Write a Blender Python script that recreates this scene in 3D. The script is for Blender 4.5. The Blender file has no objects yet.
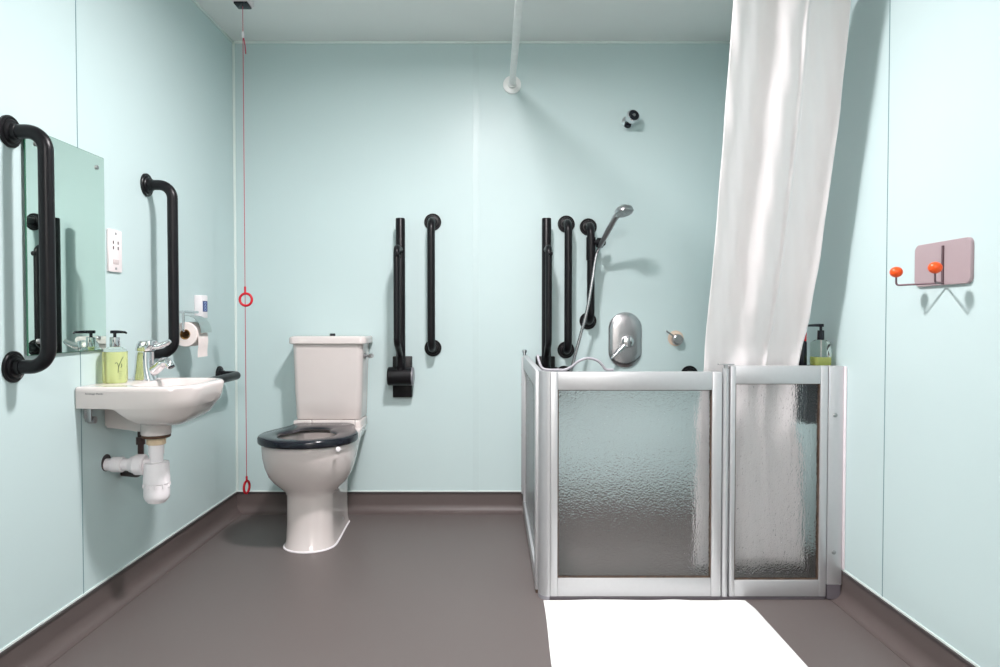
import bpy, bmesh, math, random
from mathutils import Vector, Matrix
random.seed(7)
C = bpy.context.scene.collection
pi = math.pi

# ------------------------------------------------------------------ materials
def lin(c):
    return tuple((v/12.92 if v <= .04045 else ((v+.055)/1.055)**2.4) for v in [x/255 for x in c])

def mat(name, rgb, rough=.4, metal=0, spec=.5, var=.04, scale=30, bump=0, bscale=200, trans=0, ior=1.45, coat=0, rvar=.05):
    m = bpy.data.materials.new(name); m.use_nodes = True
    nt = m.node_tree; b = nt.nodes['Principled BSDF']
    tc = nt.nodes.new('ShaderNodeTexCoord')
    nz = nt.nodes.new('ShaderNodeTexNoise'); nz.inputs['Scale'].default_value = scale; nz.inputs['Detail'].default_value = 4
    nt.links.new(tc.outputs['Object'], nz.inputs['Vector'])
    cr = nt.nodes.new('ShaderNodeValToRGB')
    c = lin(rgb)
    cr.color_ramp.elements[0].position = .3; cr.color_ramp.elements[1].position = .7
    cr.color_ramp.elements[0].color = tuple(max(0, v*(1-var)) for v in c)+(1,)
    cr.color_ramp.elements[1].color = tuple(min(1, v*(1+var)) for v in c)+(1,)
    nt.links.new(nz.outputs['Fac'], cr.inputs['Fac']); nt.links.new(cr.outputs['Color'], b.inputs['Base Color'])
    mr = nt.nodes.new('ShaderNodeMapRange')
    mr.inputs['To Min'].default_value = max(.0, rough*(1-rvar)); mr.inputs['To Max'].default_value = min(1, rough*(1+rvar))
    nt.links.new(nz.outputs['Fac'], mr.inputs['Value']); nt.links.new(mr.outputs['Result'], b.inputs['Roughness'])
    b.inputs['Metallic'].default_value = metal; b.inputs['Specular IOR Level'].default_value = spec
    b.inputs['Transmission Weight'].default_value = trans; b.inputs['IOR'].default_value = ior
    b.inputs['Coat Weight'].default_value = coat
    if bump:
        n2 = nt.nodes.new('ShaderNodeTexNoise'); n2.inputs['Scale'].default_value = bscale; n2.inputs['Detail'].default_value = 3
        nt.links.new(tc.outputs['Object'], n2.inputs['Vector'])
        bp = nt.nodes.new('ShaderNodeBump'); bp.inputs['Strength'].default_value = bump; bp.inputs['Distance'].default_value = .002
        nt.links.new(n2.outputs['Fac'], bp.inputs['Height']); nt.links.new(bp.outputs['Normal'], b.inputs['Normal'])
    return m

AQUA = (196, 214, 214)
M = {}
M['wall'] = mat('aqua_laminate', AQUA, .36, spec=.28, var=.012, scale=1.5)
M['joint'] = mat('aqua_joint', (193, 211, 211), .37, var=.01)
M['seam'] = mat('seam_grey_blue', (110, 140, 145), .5)  # thin grey-blue line along the panel joints
M['trim'] = mat('white_trim', (226, 236, 232), .35, var=.01)
M['ceiling'] = mat('ceiling_paint', (236, 237, 235), .7, var=.01, scale=3, bump=.1, bscale=60)
M['floor'] = mat('safety_vinyl', (100, 92, 90), .42, var=.05, scale=420, bump=.12, bscale=500, spec=.4)
M['skirt'] = mat('coved_vinyl', (94, 84, 82), .4, var=.05, scale=420, bump=.1, bscale=500, spec=.4)
M['cap'] = mat('grey_capping', (70, 64, 64), .4)
M['black'] = mat('black_nylon', (19, 18, 21), .34, spec=.3, var=.1, bump=.03, bscale=300)
M['blackgloss'] = mat('black_gloss_plastic', (26, 28, 36), .14, var=.08)
M['ceramic'] = mat('white_ceramic', (212, 203, 200), .1, var=.008, scale=6, coat=.3)
M['plastic'] = mat('white_plastic', (236, 230, 232), .3, var=.01)
M['beige'] = mat('beige_nut', (214, 190, 160), .45, var=.05)
M['brown'] = mat('brown_seal', (80, 52, 34), .5, var=.15)
M['darkpipe'] = mat('dark_pipe', (58, 40, 38), .4, var=.2)
M['chrome'] = mat('chrome', (225, 225, 228), .07, metal=1, var=.01)
M['steel'] = mat('satin_steel', (190, 188, 190), .28, metal=1, var=.03)
M['alu'] = mat('satin_aluminium', (194, 194, 196), .4, metal=.55, var=.015, scale=80)
M['aludark'] = mat('dark_aluminium', (150, 152, 152), .35, metal=.85, var=.03)  # darker aluminium for the screw heads
M['gasket'] = mat('stained_gasket', (86, 68, 56), .6, var=.4, scale=60)
M['red'] = mat('red_plastic', (205, 22, 42), .3)
M['redcord'] = mat('red_cord', (178, 70, 92), .6)
M['orange'] = mat('orange_ball', (238, 84, 22), .35, var=.05)
M['mauve'] = mat('mauve_plate', (168, 150, 154), .3, var=.015)
M['mauvedark'] = mat('dark_mauve_rod', (104, 84, 90), .35, metal=.4)
M['mirror'] = mat('mirror_silver', (225, 240, 232), .01, metal=1, var=.002)
M['mirroredge'] = mat('mirror_glass_edge', (60, 110, 90), .1)
M['socket'] = mat('shaver_plate_plastic', (238, 228, 228), .35, var=.01)
M['slot'] = mat('slot_dark', (60, 50, 52), .6)
M['blue'] = mat('blue_label', (36, 56, 120), .4)
M['paleblue'] = mat('pale_print', (170, 190, 230), .4)
M['paper'] = mat('tissue_paper', (238, 226, 222), .9, var=.02, scale=60, bump=.2, bscale=150)
M['card'] = mat('brown_card_core', (150, 112, 62), .8, var=.15)
M['ink'] = mat('dark_print', (40, 50, 30), .5)
M['greyink'] = mat('grey_print', (90, 88, 92), .5)
M['liquid'] = mat('yellow_green_soap', (242, 245, 178), .08, trans=.7, ior=1.36, var=.02)
M['liquid2'] = mat('green_soap', (208, 216, 128), .08, trans=.65, ior=1.36, var=.02)
M['clear'] = mat('clear_bottle', (240, 246, 240), .03, trans=1, ior=1.12, var=.01)
M['mat'] = mat('white_towelling', (238, 237, 235), .9, var=.012, scale=90, bump=.35, bscale=260)
M['hose'] = mat('ribbed_chrome_hose', (180, 178, 180), .25, metal=1, var=.3, scale=400)
M['seal'] = mat('white_rubber_seal', (150, 148, 154), .45)
M['sealant'] = mat('pale_sealant', (232, 222, 226), .5)
M['caddy'] = mat('dark_grey_caddy', (46, 52, 58), .5, var=.15)
M['housing'] = mat('light_housing', (238, 238, 236), .4)
M['hall'] = mat('hall_paint', (232, 230, 224), .7, var=.01)
M['gap_and_reflection'] = mat('grey_patch', (98, 92, 98), .35)  # grey for the gap under the panels and the painted floor reflection

def curtain_mat():
    m = mat('white_polyester', (250, 246, 246), .75, var=.008, scale=14, bump=.08, bscale=900)
    nt = m.node_tree; b = nt.nodes['Principled BSDF']; out = nt.nodes['Material Output']
    tr = nt.nodes.new('ShaderNodeBsdfTranslucent'); tr.inputs['Color'].default_value = (.9, .88, .88, 1)
    mx = nt.nodes.new('ShaderNodeMixShader'); mx.inputs[0].default_value = .3
    nt.links.new(b.outputs[0], mx.inputs[1]); nt.links.new(tr.outputs[0], mx.inputs[2]); nt.links.new(mx.outputs[0], out.inputs[0])
    return m
M['curtain'] = curtain_mat()

def frosted():
    """rain-textured acrylic: vertical streaks and fine stipple"""
    m = bpy.data.materials.new('rain_glass'); m.use_nodes = True
    nt = m.node_tree; b = nt.nodes['Principled BSDF']
    b.inputs['Base Color'].default_value = (.985, .99, .99, 1)
    b.inputs['Transmission Weight'].default_value = 1; b.inputs['IOR'].default_value = 1.3
    b.inputs['Roughness'].default_value = .15
    b.inputs['Specular IOR Level'].default_value = .25
    tc = nt.nodes.new('ShaderNodeTexCoord')
    mp = nt.nodes.new('ShaderNodeMapping'); mp.inputs['Scale'].default_value = (1, 23, .16)
    nt.links.new(tc.outputs['Object'], mp.inputs['Vector'])
    n1 = nt.nodes.new('ShaderNodeTexNoise'); n1.inputs['Scale'].default_value = 95; n1.inputs['Detail'].default_value = 3
    n2 = nt.nodes.new('ShaderNodeTexNoise'); n2.inputs['Scale'].default_value = 170; n2.inputs['Detail'].default_value = 2
    nt.links.new(mp.outputs[0], n1.inputs['Vector']); m2 = nt.nodes.new('ShaderNodeMapping'); m2.inputs['Scale'].default_value = (1, 19, 1); nt.links.new(tc.outputs['Object'], m2.inputs['Vector']); nt.links.new(m2.outputs[0], n2.inputs['Vector'])
    ad = nt.nodes.new('ShaderNodeMath'); ad.operation = 'ADD'
    nt.links.new(n1.outputs['Fac'], ad.inputs[0]); nt.links.new(n2.outputs['Fac'], ad.inputs[1])
    bp = nt.nodes.new('ShaderNodeBump'); bp.inputs['Strength'].default_value = 1; bp.inputs['Distance'].default_value = .0032
    nt.links.new(ad.outputs[0], bp.inputs['Height']); nt.links.new(bp.outputs[0], b.inputs['Normal'])
    return m
M['glass'] = frosted()

def emis(name, rgb, s):
    m = bpy.data.materials.new(name); m.use_nodes = True; nt = m.node_tree
    nt.nodes.remove(nt.nodes['Principled BSDF']); e = nt.nodes.new('ShaderNodeEmission')
    e.inputs['Color'].default_value = tuple(rgb)+(1,); e.inputs['Strength'].default_value = s
    nt.links.new(e.outputs[0], nt.nodes['Material Output'].inputs[0]); return m

# ------------------------------------------------------------------ geometry helpers
def ring_faces(bm, a, b):
    n = len(a)
    for i in range(n):
        bm.faces.new((a[i], a[(i+1) % n], b[(i+1) % n], b[i]))

def box(bm, x0, x1, y0, y1, z0, z1, bev=0, seg=2):
    t = bmesh.new()
    vs = [t.verts.new(p) for p in ((x0,y0,z0),(x1,y0,z0),(x1,y1,z0),(x0,y1,z0),(x0,y0,z1),(x1,y0,z1),(x1,y1,z1),(x0,y1,z1))]
    for f in ((3,2,1,0),(4,5,6,7),(0,1,5,4),(1,2,6,5),(2,3,7,6),(3,0,4,7)):
        t.faces.new([vs[i] for i in f])
    if bev:
        bmesh.ops.bevel(t, geom=list(t.edges), offset=bev, segments=seg, profile=.5, affect='EDGES')
    merge(bm, t); return bm

def merge(bm, t, mtx=None):
    if mtx is not None: bmesh.ops.transform(t, matrix=mtx, verts=t.verts)
    me = bpy.data.meshes.new('tmp'); t.to_mesh(me); t.free(); bm.from_mesh(me); bpy.data.meshes.remove(me)

def frame_of(d):
    d = d.normalized(); up = Vector((0,0,1)) if abs(d.z) < .95 else Vector((0,1,0))
    u = d.cross(up).normalized(); v = u.cross(d).normalized(); return u, v

def tube(bm, pts, r, seg=16, caps=True, closed=False):
    pts = [Vector(p) for p in pts]; n = len(pts)
    rs = r if isinstance(r, (list, tuple)) else [r]*n
    tang = []
    for i in range(n):
        if closed: d = pts[(i+1) % n]-pts[i-1]
        else: d = pts[min(i+1, n-1)]-pts[max(i-1, 0)]
        tang.append(d.normalized())
    u, v = frame_of(tang[0]); rings = []
    for i in range(n):
        u = (u-tang[i]*u.dot(tang[i])).normalized(); v = tang[i].cross(u).normalized()
        rings.append([bm.verts.new(pts[i]+(u*math.cos(2*pi*k/seg)+v*math.sin(2*pi*k/seg))*rs[i]) for k in range(seg)])
    for i in range(n-1): ring_faces(bm, rings[i], rings[i+1])
    if closed: ring_faces(bm, rings[-1], rings[0])
    elif caps: bm.faces.new(rings[0][::-1]); bm.faces.new(rings[-1])
    return bm

def cyl(bm, a, b, r, seg=24, r2=None): return tube(bm, [a, b], [r, r if r2 is None else r2], seg)

def lathe(bm, prof, o, axis=(0,0,1), seg=32):
    """prof: (radius, distance along the axis) from o"""
    o = Vector(o); d = Vector(axis).normalized(); u, v = frame_of(d); rings = []
    for r, h in prof:
        r = max(r, 1e-5)
        rings.append([bm.verts.new(o+d*h+(u*math.cos(2*pi*k/seg)+v*math.sin(2*pi*k/seg))*r) for k in range(seg)])
    for i in range(len(rings)-1): ring_faces(bm, rings[i], rings[i+1])
    bm.faces.new(rings[0][::-1]); bm.faces.new(rings[-1]); return bm

def loft(bm, loops, cap0=True, cap1=True):
    rs = [[bm.verts.new(p) for p in L] for L in loops]
    for i in range(len(rs)-1): ring_faces(bm, rs[i], rs[i+1])
    if cap0: bm.faces.new(rs[0][::-1])
    if cap1: bm.faces.new(rs[-1])
    return bm

def prism(bm, poly, axis, a, b):
    """poly in the two other axes (in x,y,z order), extruded from a to b along axis"""
    def P(p, w):
        return {'x': (w, p[0], p[1]), 'y': (p[0], w, p[1]), 'z': (p[0], p[1], w)}[axis]
    return loft(bm, [[P(p, a) for p in poly], [P(p, b) for p in poly]])

def fillet(pts, r, n=8):
    """round the inner corners of a polyline"""
    pts = [Vector(p) for p in pts]; out = [pts[0]]
    rr = r if isinstance(r, (list, tuple)) else [r]*(len(pts)-2)
    for i in range(1, len(pts)-1):
        p = pts[i]; a = (pts[i-1]-p).normalized(); b = (pts[i+1]-p).normalized()
        ang = a.angle(b); t = rr[i-1]/math.tan(ang/2)
        p0, p1 = p+a*t, p+b*t
        c = p+(a+b).normalized()*(rr[i-1]/math.sin(ang/2))
        q0, q1 = p0-c, p1-c; tot = q0.angle(q1); ax = q0.cross(q1).normalized()
        for k in range(n+1): out.append(c+Matrix.Rotation(tot*k/n, 3, ax) @ q0)
    out.append(pts[-1]); return out

def smooth_path(pts, n=10):
    pts = [Vector(p) for p in pts]; P = [pts[0]*2-pts[1]]+pts+[pts[-1]*2-pts[-2]]; out = []
    for i in range(1, len(P)-2):
        for k in range(n):
            t = k/n; a, b, c, d = P[i-1], P[i], P[i+1], P[i+2]
            out.append(.5*((2*b)+(c-a)*t+(2*a-5*b+4*c-d)*t*t+(3*b-a-3*c+d)*t**3))
    out.append(pts[-1]); return out

def root_of(o):
    while o.parent: o = o.parent
    return o

def obj(name, bm, m, parent=None, smooth=35, label=None, local=False):
    """links one mesh object; geometry is given in room coordinates unless local"""
    if parent is not None and not local:
        bmesh.ops.translate(bm, vec=-root_of(parent).location, verts=bm.verts)
    bmesh.ops.recalc_face_normals(bm, faces=bm.faces)
    me = bpy.data.meshes.new(name); bm.to_mesh(me); bm.free()
    o = bpy.data.objects.new(name, me); C.objects.link(o)
    for mm in (m if isinstance(m, (list, tuple)) else [m]): me.materials.append(mm)
    if smooth:
        me.polygons.foreach_set('use_smooth', [True]*len(me.polygons))
        me.set_sharp_from_angle(angle=math.radians(smooth))
    if parent is not None: o.parent = parent
    if label: o['label'] = label
    return o

def thing(name, label, cat, loc=(0,0,0), rot=(0,0,0), group=None):
    o = bpy.data.objects.new(name, None); C.objects.link(o); o.location = loc; o.rotation_euler = rot
    o.empty_display_size = .05
    return tag(o, label, cat, group)

def tag(o, label, cat, group=None):
    o['label'] = label; o['category'] = cat
    if group: o['group'] = group
    return o

def struct(name, bm, m, smooth=35, parent=None):
    o = obj(name, bm, m, parent, smooth)
    if parent is None: o['kind'] = 'structure'
    return o

def dup(root, label, loc, rot=(0,0,0)):
    r = root.copy(); C.objects.link(r); r.location = loc; r.rotation_euler = rot; r['label'] = label
    for ch in list(root.children):
        c = ch.copy(); C.objects.link(c); c.parent = r
        for g in ch.children:
            d = g.copy(); C.objects.link(d); d.parent = c
    return r

N = bmesh.new

# ------------------------------------------------------------------ room shell
XL, XR, YB, YF, ZC = -1.318, 1.245, 3.487, -.2, 2.405
T = .1
struct('floor', box(N(), XL-T, XR+T, YF-.1, YB+T, -.1, 0), M['floor'], 0)
struct('ceiling', box(N(), XL-T, XR+T, YF-.1, YB+T, ZC, ZC+.1), M['ceiling'], 0)
struct('wall_left', box(N(), XL-T, XL, YF-.1, YB+T, 0, ZC), M['wall'], 0)
struct('wall_right', box(N(), XR, XR+T, YF-.1, YB+T, 0, ZC), M['wall'], 0)
struct('wall_back', box(N(), XL, XR, YB, YB+T, 0, ZC), M['wall'], 0)
DX0, DX1, DZ = -.5, .62, 2.34                                   # the doorway the photographer stands in, made taller for the added hall light
b = N(); box(b, XL, DX0, YF-.1, YF, 0, ZC); box(b, DX1, XR, YF-.1, YF, 0, ZC); box(b, DX0, DX1, YF-.1, YF, DZ, ZC)
struct('wall_front', b, M['wall'], 0)
# short hall beyond the doorway
hx0, hx1, hy = -1.6, 1.7, -1.75
b = N(); box(b, hx0, hx1, hy, YF-.1, -.1, 0); struct('floor_hall', b, M['floor'], 0)
b = N(); box(b, hx0, hx1, hy, YF-.1, 2.5, 2.6); struct('ceiling_hall', b, M['ceiling'], 0)
b = N(); box(b, hx0, hx1, hy-.1, hy, 0, 2.5); struct('wall_hall_far', b, M['hall'], 0)
b = N(); box(b, hx0-.1, hx0, hy, YF-.1, 0, 2.5); struct('wall_hall_left', b, M['hall'], 0)
b = N(); box(b, hx1, hx1+.1, hy, YF-.1, 0, 2.5); struct('wall_hall_right', b, M['hall'], 0)
b = N(); box(b, hx0, XL-T, YF-.1, YF-.09, 0, 2.5); box(b, XR+T, hx1, YF-.1, YF-.09, 0, 2.5); box(b, XL-T, XR+T, YF-.1, YF-.09, ZC+.1, 2.5)
struct('wall_hall_near', b, M['hall'], 0)
# door frame
b = N()
box(b, DX0-.05, DX0, YF-.11, YF+.012, 0, DZ+.05, .003); box(b, DX1, DX1+.05, YF-.11, YF+.012, 0, DZ+.05, .003); box(b, DX0, DX1, YF-.11, YF+.012, DZ, DZ+.05, .003)
struct('trim_1', b, M['trim'])

# coved skirting: (distance from wall, height)
def cove():
    p = [(0, 0), (0, .1), (.004, .1), (.0045, .045)]
    for k in range(1, 9):
        a = k/8*pi/2; p.append((.0045+.04*(1-math.cos(a)), .045-.0435*math.sin(a)))
    p.append((.0445, 0)); return p
def skirting(name, f, axis, a, b):
    bm = N(); prism(bm, [f(p) for p in cove()], axis, a, b); struct(name, bm, M['skirt'], 50)
skirting('baseboard_left', lambda p: (XL+p[0], p[1]), 'y', YF, YB)
skirting('baseboard_right', lambda p: (XR-p[0], p[1]), 'y', YF, YB)
skirting('baseboard_back', lambda p: (YB-p[0], p[1]), 'x', XL, XR)
# dark capping and pale sealant bead on top of the skirting
b = N(); box(b, XL, XL+.007, YF, YB, .095, .104, .001); box(b, XR-.007, XR, YF, YB, .095, .104, .001); box(b, XL, XR, YB-.007, YB, .095, .104, .001)
struct('trim_2', b, M['cap'])
b = N(); box(b, XL, XL+.003, YF, YB, .105, .111); box(b, XR-.003, XR, YF, YB, .105, .111); box(b, XL, XR, YB-.003, YB, .105, .111)
struct('trim_3', b, M['trim'])
# pale beads at the ceiling and corners
b = N(); box(b, XL, XL+.008, YF, YB, ZC-.012, ZC, .002); box(b, XR-.008, XR, YF, YB, ZC-.012, ZC, .002); box(b, XL, XR, YB-.008, YB, ZC-.012, ZC, .002)
struct('trim_4', b, M['trim'])
b = N(); box(b, XL, XL+.012, YB-.008, YB, .111, ZC-.012, .002); box(b, XR-.012, XR, YB-.008, YB, .111, ZC-.012, .002)
struct('trim_5', b, M['trim'])
# panel joints
struct('trim_6', box(N(), -.098, -.066, YB-.0015, YB, .111, ZC-.012, .0003, 1), M['joint'])
struct('trim_7', box(N(), XL, XL+.0008, 2.173, 2.1765, .111, ZC-.012), M['seam'], 0)
struct('trim_8', box(N(), XR-.0008, XR, 2.1475, 2.151, .111, ZC-.012), M['seam'], 0)

# ------------------------------------------------------------------ grab rails (local: wall plane y=0, rail stands out towards -y, vertical)
def grab_rail(L, label, loc, rot=(0,0,0), group='black grab rails', holder=False):
    t = thing('grab_rail', label, 'grab rail', loc, rot, group)
    h = L/2; d = -.1
    pts = fillet([(0,-.004,h), (0,d,h), (0,d,-h), (0,-.004,-h)], .052, 10)
    bar = obj('bar', tube(N(), pts, .0193, 20), M['black'], t, 40, local=True)
    for s in (1, -1):
        f = lathe(N(), [(.0435,0),(.0435,.006),(.041,.0085),(.038,.0085),(.037,.0075),(.0335,.0075),(.0325,.011),(.030,.0135),(.0225,.0145),(.0215,.026),(.0193,.027)], (0,0,s*h), (0,-1,0), 40)
        obj('flange', f, M['black'], t, 25, local=True)
    return t
E90 = pi/2
railA = grab_rail(.643, 'black curved grab rail on the left wall overlapping the mirror', (XL, 1.867, 1.187), (0,0,E90))
dup(railA, 'black grab rail on the left wall between mirror and toilet roll', (XL, 2.603, 1.185), (0,0,E90))
dup(railA, 'short-standing horizontal black grab rail on the left wall behind the basin', (XL, 2.957, .725), (0,E90,E90))['label'] = 'horizontal black grab rail low on the left wall, behind the basin'
dup(railA, 'vertical black grab rail on the back wall right of the toilet, beside the white joint strip', (-.3025, YB, 1.168))['label'] = 'black grab rail on the back wall beside the folded arm near the toilet'
dup(railA, 'tall black grab rail between the folded arm and the handset rail in the shower', (.379, YB, 1.158))
dup(railA, 'horizontal black grab rail on the back wall mostly hidden by the shower screen', (.692, YB, .712), (0,E90,0))
railD = grab_rail(.48, 'short vertical black grab rail carrying the shower handset', (.4915, YB, 1.225))
# handset slider on the short rail
obj('slider_sleeve', tube(N(), [(0,-.1,.062), (0,-.1,.175)], .0235, 20), M['black'], railD, local=True)
b = N(); cyl(b, (0,-.1,.152), (.048,-.122,.146), .012, 16); cyl(b, (.03,-.113,.149), (.054,-.126,.145), .024, 20)
obj('handset_holder', b, M['black'], railD, local=True)
b = N(); lathe(b, [(.012,0),(.015,.004),(.015,.016),(.011,.02)], (.052,-.1,.15), (1,.1,-.05), 20); obj('slider_knob', b, M['black'], railD, local=True)

# ------------------------------------------------------------------ folded drop-down support arms
def support_arm(label, loc):
    t = thing('support_arm', label, 'support arm', loc, (0,0,0), 'folded drop-down support arms')
    z0 = .707-loc[2]
    obj('back_plate', box(N(), -.049, .049, -.03, 0, -.112, .098, .004), M['black'], t, local=True)
    b = N(); lathe(b, [(.030,-.066),(.044,-.066),(.047,-.062),(.047,.054)], (0,-.07,0), (1,0,0), 32); obj('hinge_barrel', b, M['black'], t, 30, local=True)
    b = N(); lathe(b, [(.0465,.054),(.046,.060),(.042,.063)], (0,-.07,0), (1,0,0), 32); obj('end_cap', b, mat('grey_end_cap', (120,118,124), .3), t, 30, label='paler grey end cap', local=True)
    b = N(); tube(b, [(0,-.085,.02), (0,-.085,.785), (0,-.085,.790)], [.0235,.0235,.0215], 20); obj('main_tube', b, M['black'], t, 30, local=True)
    p = fillet([(0,-.095,.05), (0,-.115,.11), (0,-.222,.175), (0,-.222,.632), (0,-.09,.632)], [.03,.04,.03], 8)
    b = N(); tube(b, p, .0155, 18); obj('lower_tube', b, M['black'], t, 35, local=True)
    b = N(); lathe(b, [(.011,0),(.011,.004),(.007,.007)], (.006,-.240,.6), (.3,-1,0), 16); cyl(b, (.0,-.1,.6), (.005,-.240,.6), .006, 12)
    obj('bolt', b, M['black'], t, local=True)
    return t
armA = support_arm('folded-up black hinged support arm on the back wall right of the toilet cistern', (-.457, YB, .707))
dup(armA, 'folded-up black hinged support arm on the back wall behind the corner of the shower screen', (.272, YB, .707))

# ------------------------------------------------------------------ toilet
TX = -.80
def egg(yf, yw, hw, yr, hr, rc, z, p=.95):
    half = []
    for k in range(15):
        a = k/14*pi/2; half.append((hw*math.sin(a)**p, yw-(yw-yf)*max(0, math.cos(a))**p))
    for k in range(1, 10):
        s = k/10; q = s*s*(3-2*s); half.append((hw+(hr-hw)*q, yw+(yr-rc-yw)*s))
    for k in range(7):
        a = k/6*pi/2; half.append((hr-rc+rc*math.cos(a), yr-rc+rc*math.sin(a)))
    half.append((0, yr))
    pts = [(TX+x, y, z) for x, y in half] + [(TX-x, y, z) for x, y in half[-2:0:-1]]
    return pts
toilet = thing('toilet', 'white close-coupled toilet with a black seat against the back wall', 'toilet', (TX, 3.1, 0))
secs = [(2.868,2.98,.112,3.34,.100,.03,0), (2.872,2.98,.109,3.34,.098,.03,.012), (2.885,2.98,.104,3.34,.094,.03,.03), (2.893,2.98,.101,3.34,.091,.03,.10),
        (2.900,2.98,.100,3.35,.090,.03,.19), (2.900,2.98,.101,3.36,.091,.03,.225), (2.893,2.98,.110,3.37,.093,.03,.243), (2.876,2.98,.130,3.38,.097,.03,.262), (2.850,2.98,.156,3.40,.104,.03,.285),
        (2.825,2.97,.176,3.41,.112,.03,.315), (2.803,2.97,.190,3.43,.124,.03,.355), (2.785,2.97,.198,3.45,.142,.03,.40), (2.777,2.97,.200,3.46,.160,.03,.435), (2.776,2.97,.200,3.465,.165,.03,.468), (2.781,2.97,.196,3.465,.163,.03,.474)]
loops = [egg(*s) for s in secs]
loops += [egg(2.800,2.96,.150,3.17,.10,.05,.475), egg(2.808,2.96,.142,3.15,.09,.05,.466), egg(2.825,2.96,.132,3.15,.08,.05,.40), egg(2.86,2.97,.10,3.12,.06,.04,.33), egg(2.92,2.99,.06,3.08,.04,.03,.28), egg(2.96,3.0,.03,3.05,.02,.015,.272)]
obj('pan', loft(N(), loops), M['ceramic'], toilet, 60)
b = N(); box(b, TX-.165, TX+.165, 3.285, 3.462, .455, .503, .008); obj('deck', b, M['ceramic'], toilet)
def rrect(x0, x1, y0, y1, r, z, n=6, rr=None):
    rr = r if rr is None else rr   # rr: radius at the y1 side
    out = []
    for cx, cy, a0, q in ((x0+r,y0+r,pi,r),(x1-r,y0+r,1.5*pi,r),(x1-rr,y1-rr,0,rr),(x0+rr,y1-rr,.5*pi,rr)):
        for k in range(n+1):
            a = a0+k/n*pi/2; out.append((cx+q*math.cos(a), cy+q*math.sin(a), z))
    return out
b = N()
L = []
for i, (z, hw, yf) in enumerate([(.503,.150,3.318),(.506,.157,3.31),(.515,.160,3.305),(.60,.163,3.300),(.75,.168,3.297),(.874,.172,3.295)]):
    L.append(rrect(TX-hw, TX+hw, yf, 3.478, .03, z, 8, .008))
loft(b, L); obj('cistern', b, M['ceramic'], toilet, 40)
b = N(); L = []
for z, e in ((.874,-.004),(.877,0),(.900,0),(.908,-.004),(.912,-.012)):
    L.append(rrect(TX-.186-e, TX+.190+e, 3.278-e, 3.482, .03, z, 8, .008))
loft(b, L); obj('cistern_lid', b, M['ceramic'], toilet, 40)
obj('lid_button', lathe(N(), [(.014,0),(.014,.010),(.012,.013),(.0,.0135)], (TX+.012, 3.36, .911), (0,0,1), 24), M['blackgloss'], toilet, label='small dark round button')
b = N(); lathe(b, [(.016,0),(.016,.008),(.010,.012)], (TX+.171, 3.34, .815), (1,0,0), 20); cyl(b, (TX+.175,3.34,.815), (TX+.20,3.335,.815), .006, 12)
tube(b, [(TX+.198,3.345,.812),(TX+.205,3.325,.815),(TX+.218,3.285,.818),(TX+.226,3.262,.819)], [.010,.012,.011,.007], 14)
obj('flush_lever', b, M['steel'], toilet)
# seat ring
so = lambda z, e: egg(2.752+e, 2.96, .213-e, 3.262-e, .150-e, .05, z)
si = lambda z, e: egg(2.806-e, 2.95, .122+e, 3.11+e, .070+e, .06, z)
loops = [so(.464,.006), so(.468,.001), so(.474,0), so(.488,0), so(.494,.003), so(.498,.010), si(.498,.012), si(.495,.003), si(.491,0), si(.487,.003), si(.478,.03), so(.478,.03), so(.464,.016)]
b = N(); loft(b, loops+[loops[0]], False, False); bmesh.ops.remove_doubles(b, verts=b.verts, dist=1e-5)
seat = obj('seat', b, M['blackgloss'], toilet, 50)
for s in (-1, 1):
    b = N(); box(b, TX+s*.105-.035, TX+s*.105+.035, 3.262, 3.292, .470, .507, .006); obj('hinge', b, M['ceramic'], toilet, label='white seat hinge block')
b = N(); lathe(b, [(.009,0),(.0105,.003),(.0105,.010),(.007,.013)], (TX+.160, 2.812, .456), (.35,-.9,0), 20); obj('buffer', b, M['plastic'], seat, label='white rubber buffer')
b = N(); lathe(b, [(.009,0),(.009,.003),(.004,.005)], (TX+.094, 3.19, .055), (1,0,0), 16); obj('fixing_cap', b, M['steel'], toilet, label='steel floor fixing cap')
# pale sealant bead round the foot
b = N(); lo = [egg(2.864,2.98,.116,3.34,.104,.03,.0005), egg(2.864,2.98,.116,3.34,.104,.03,.004), egg(2.869,2.98,.111,3.34,.099,.03,.007)]
loft(b, lo); obj('sealant_bead', b, M['plastic'], toilet)

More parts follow.
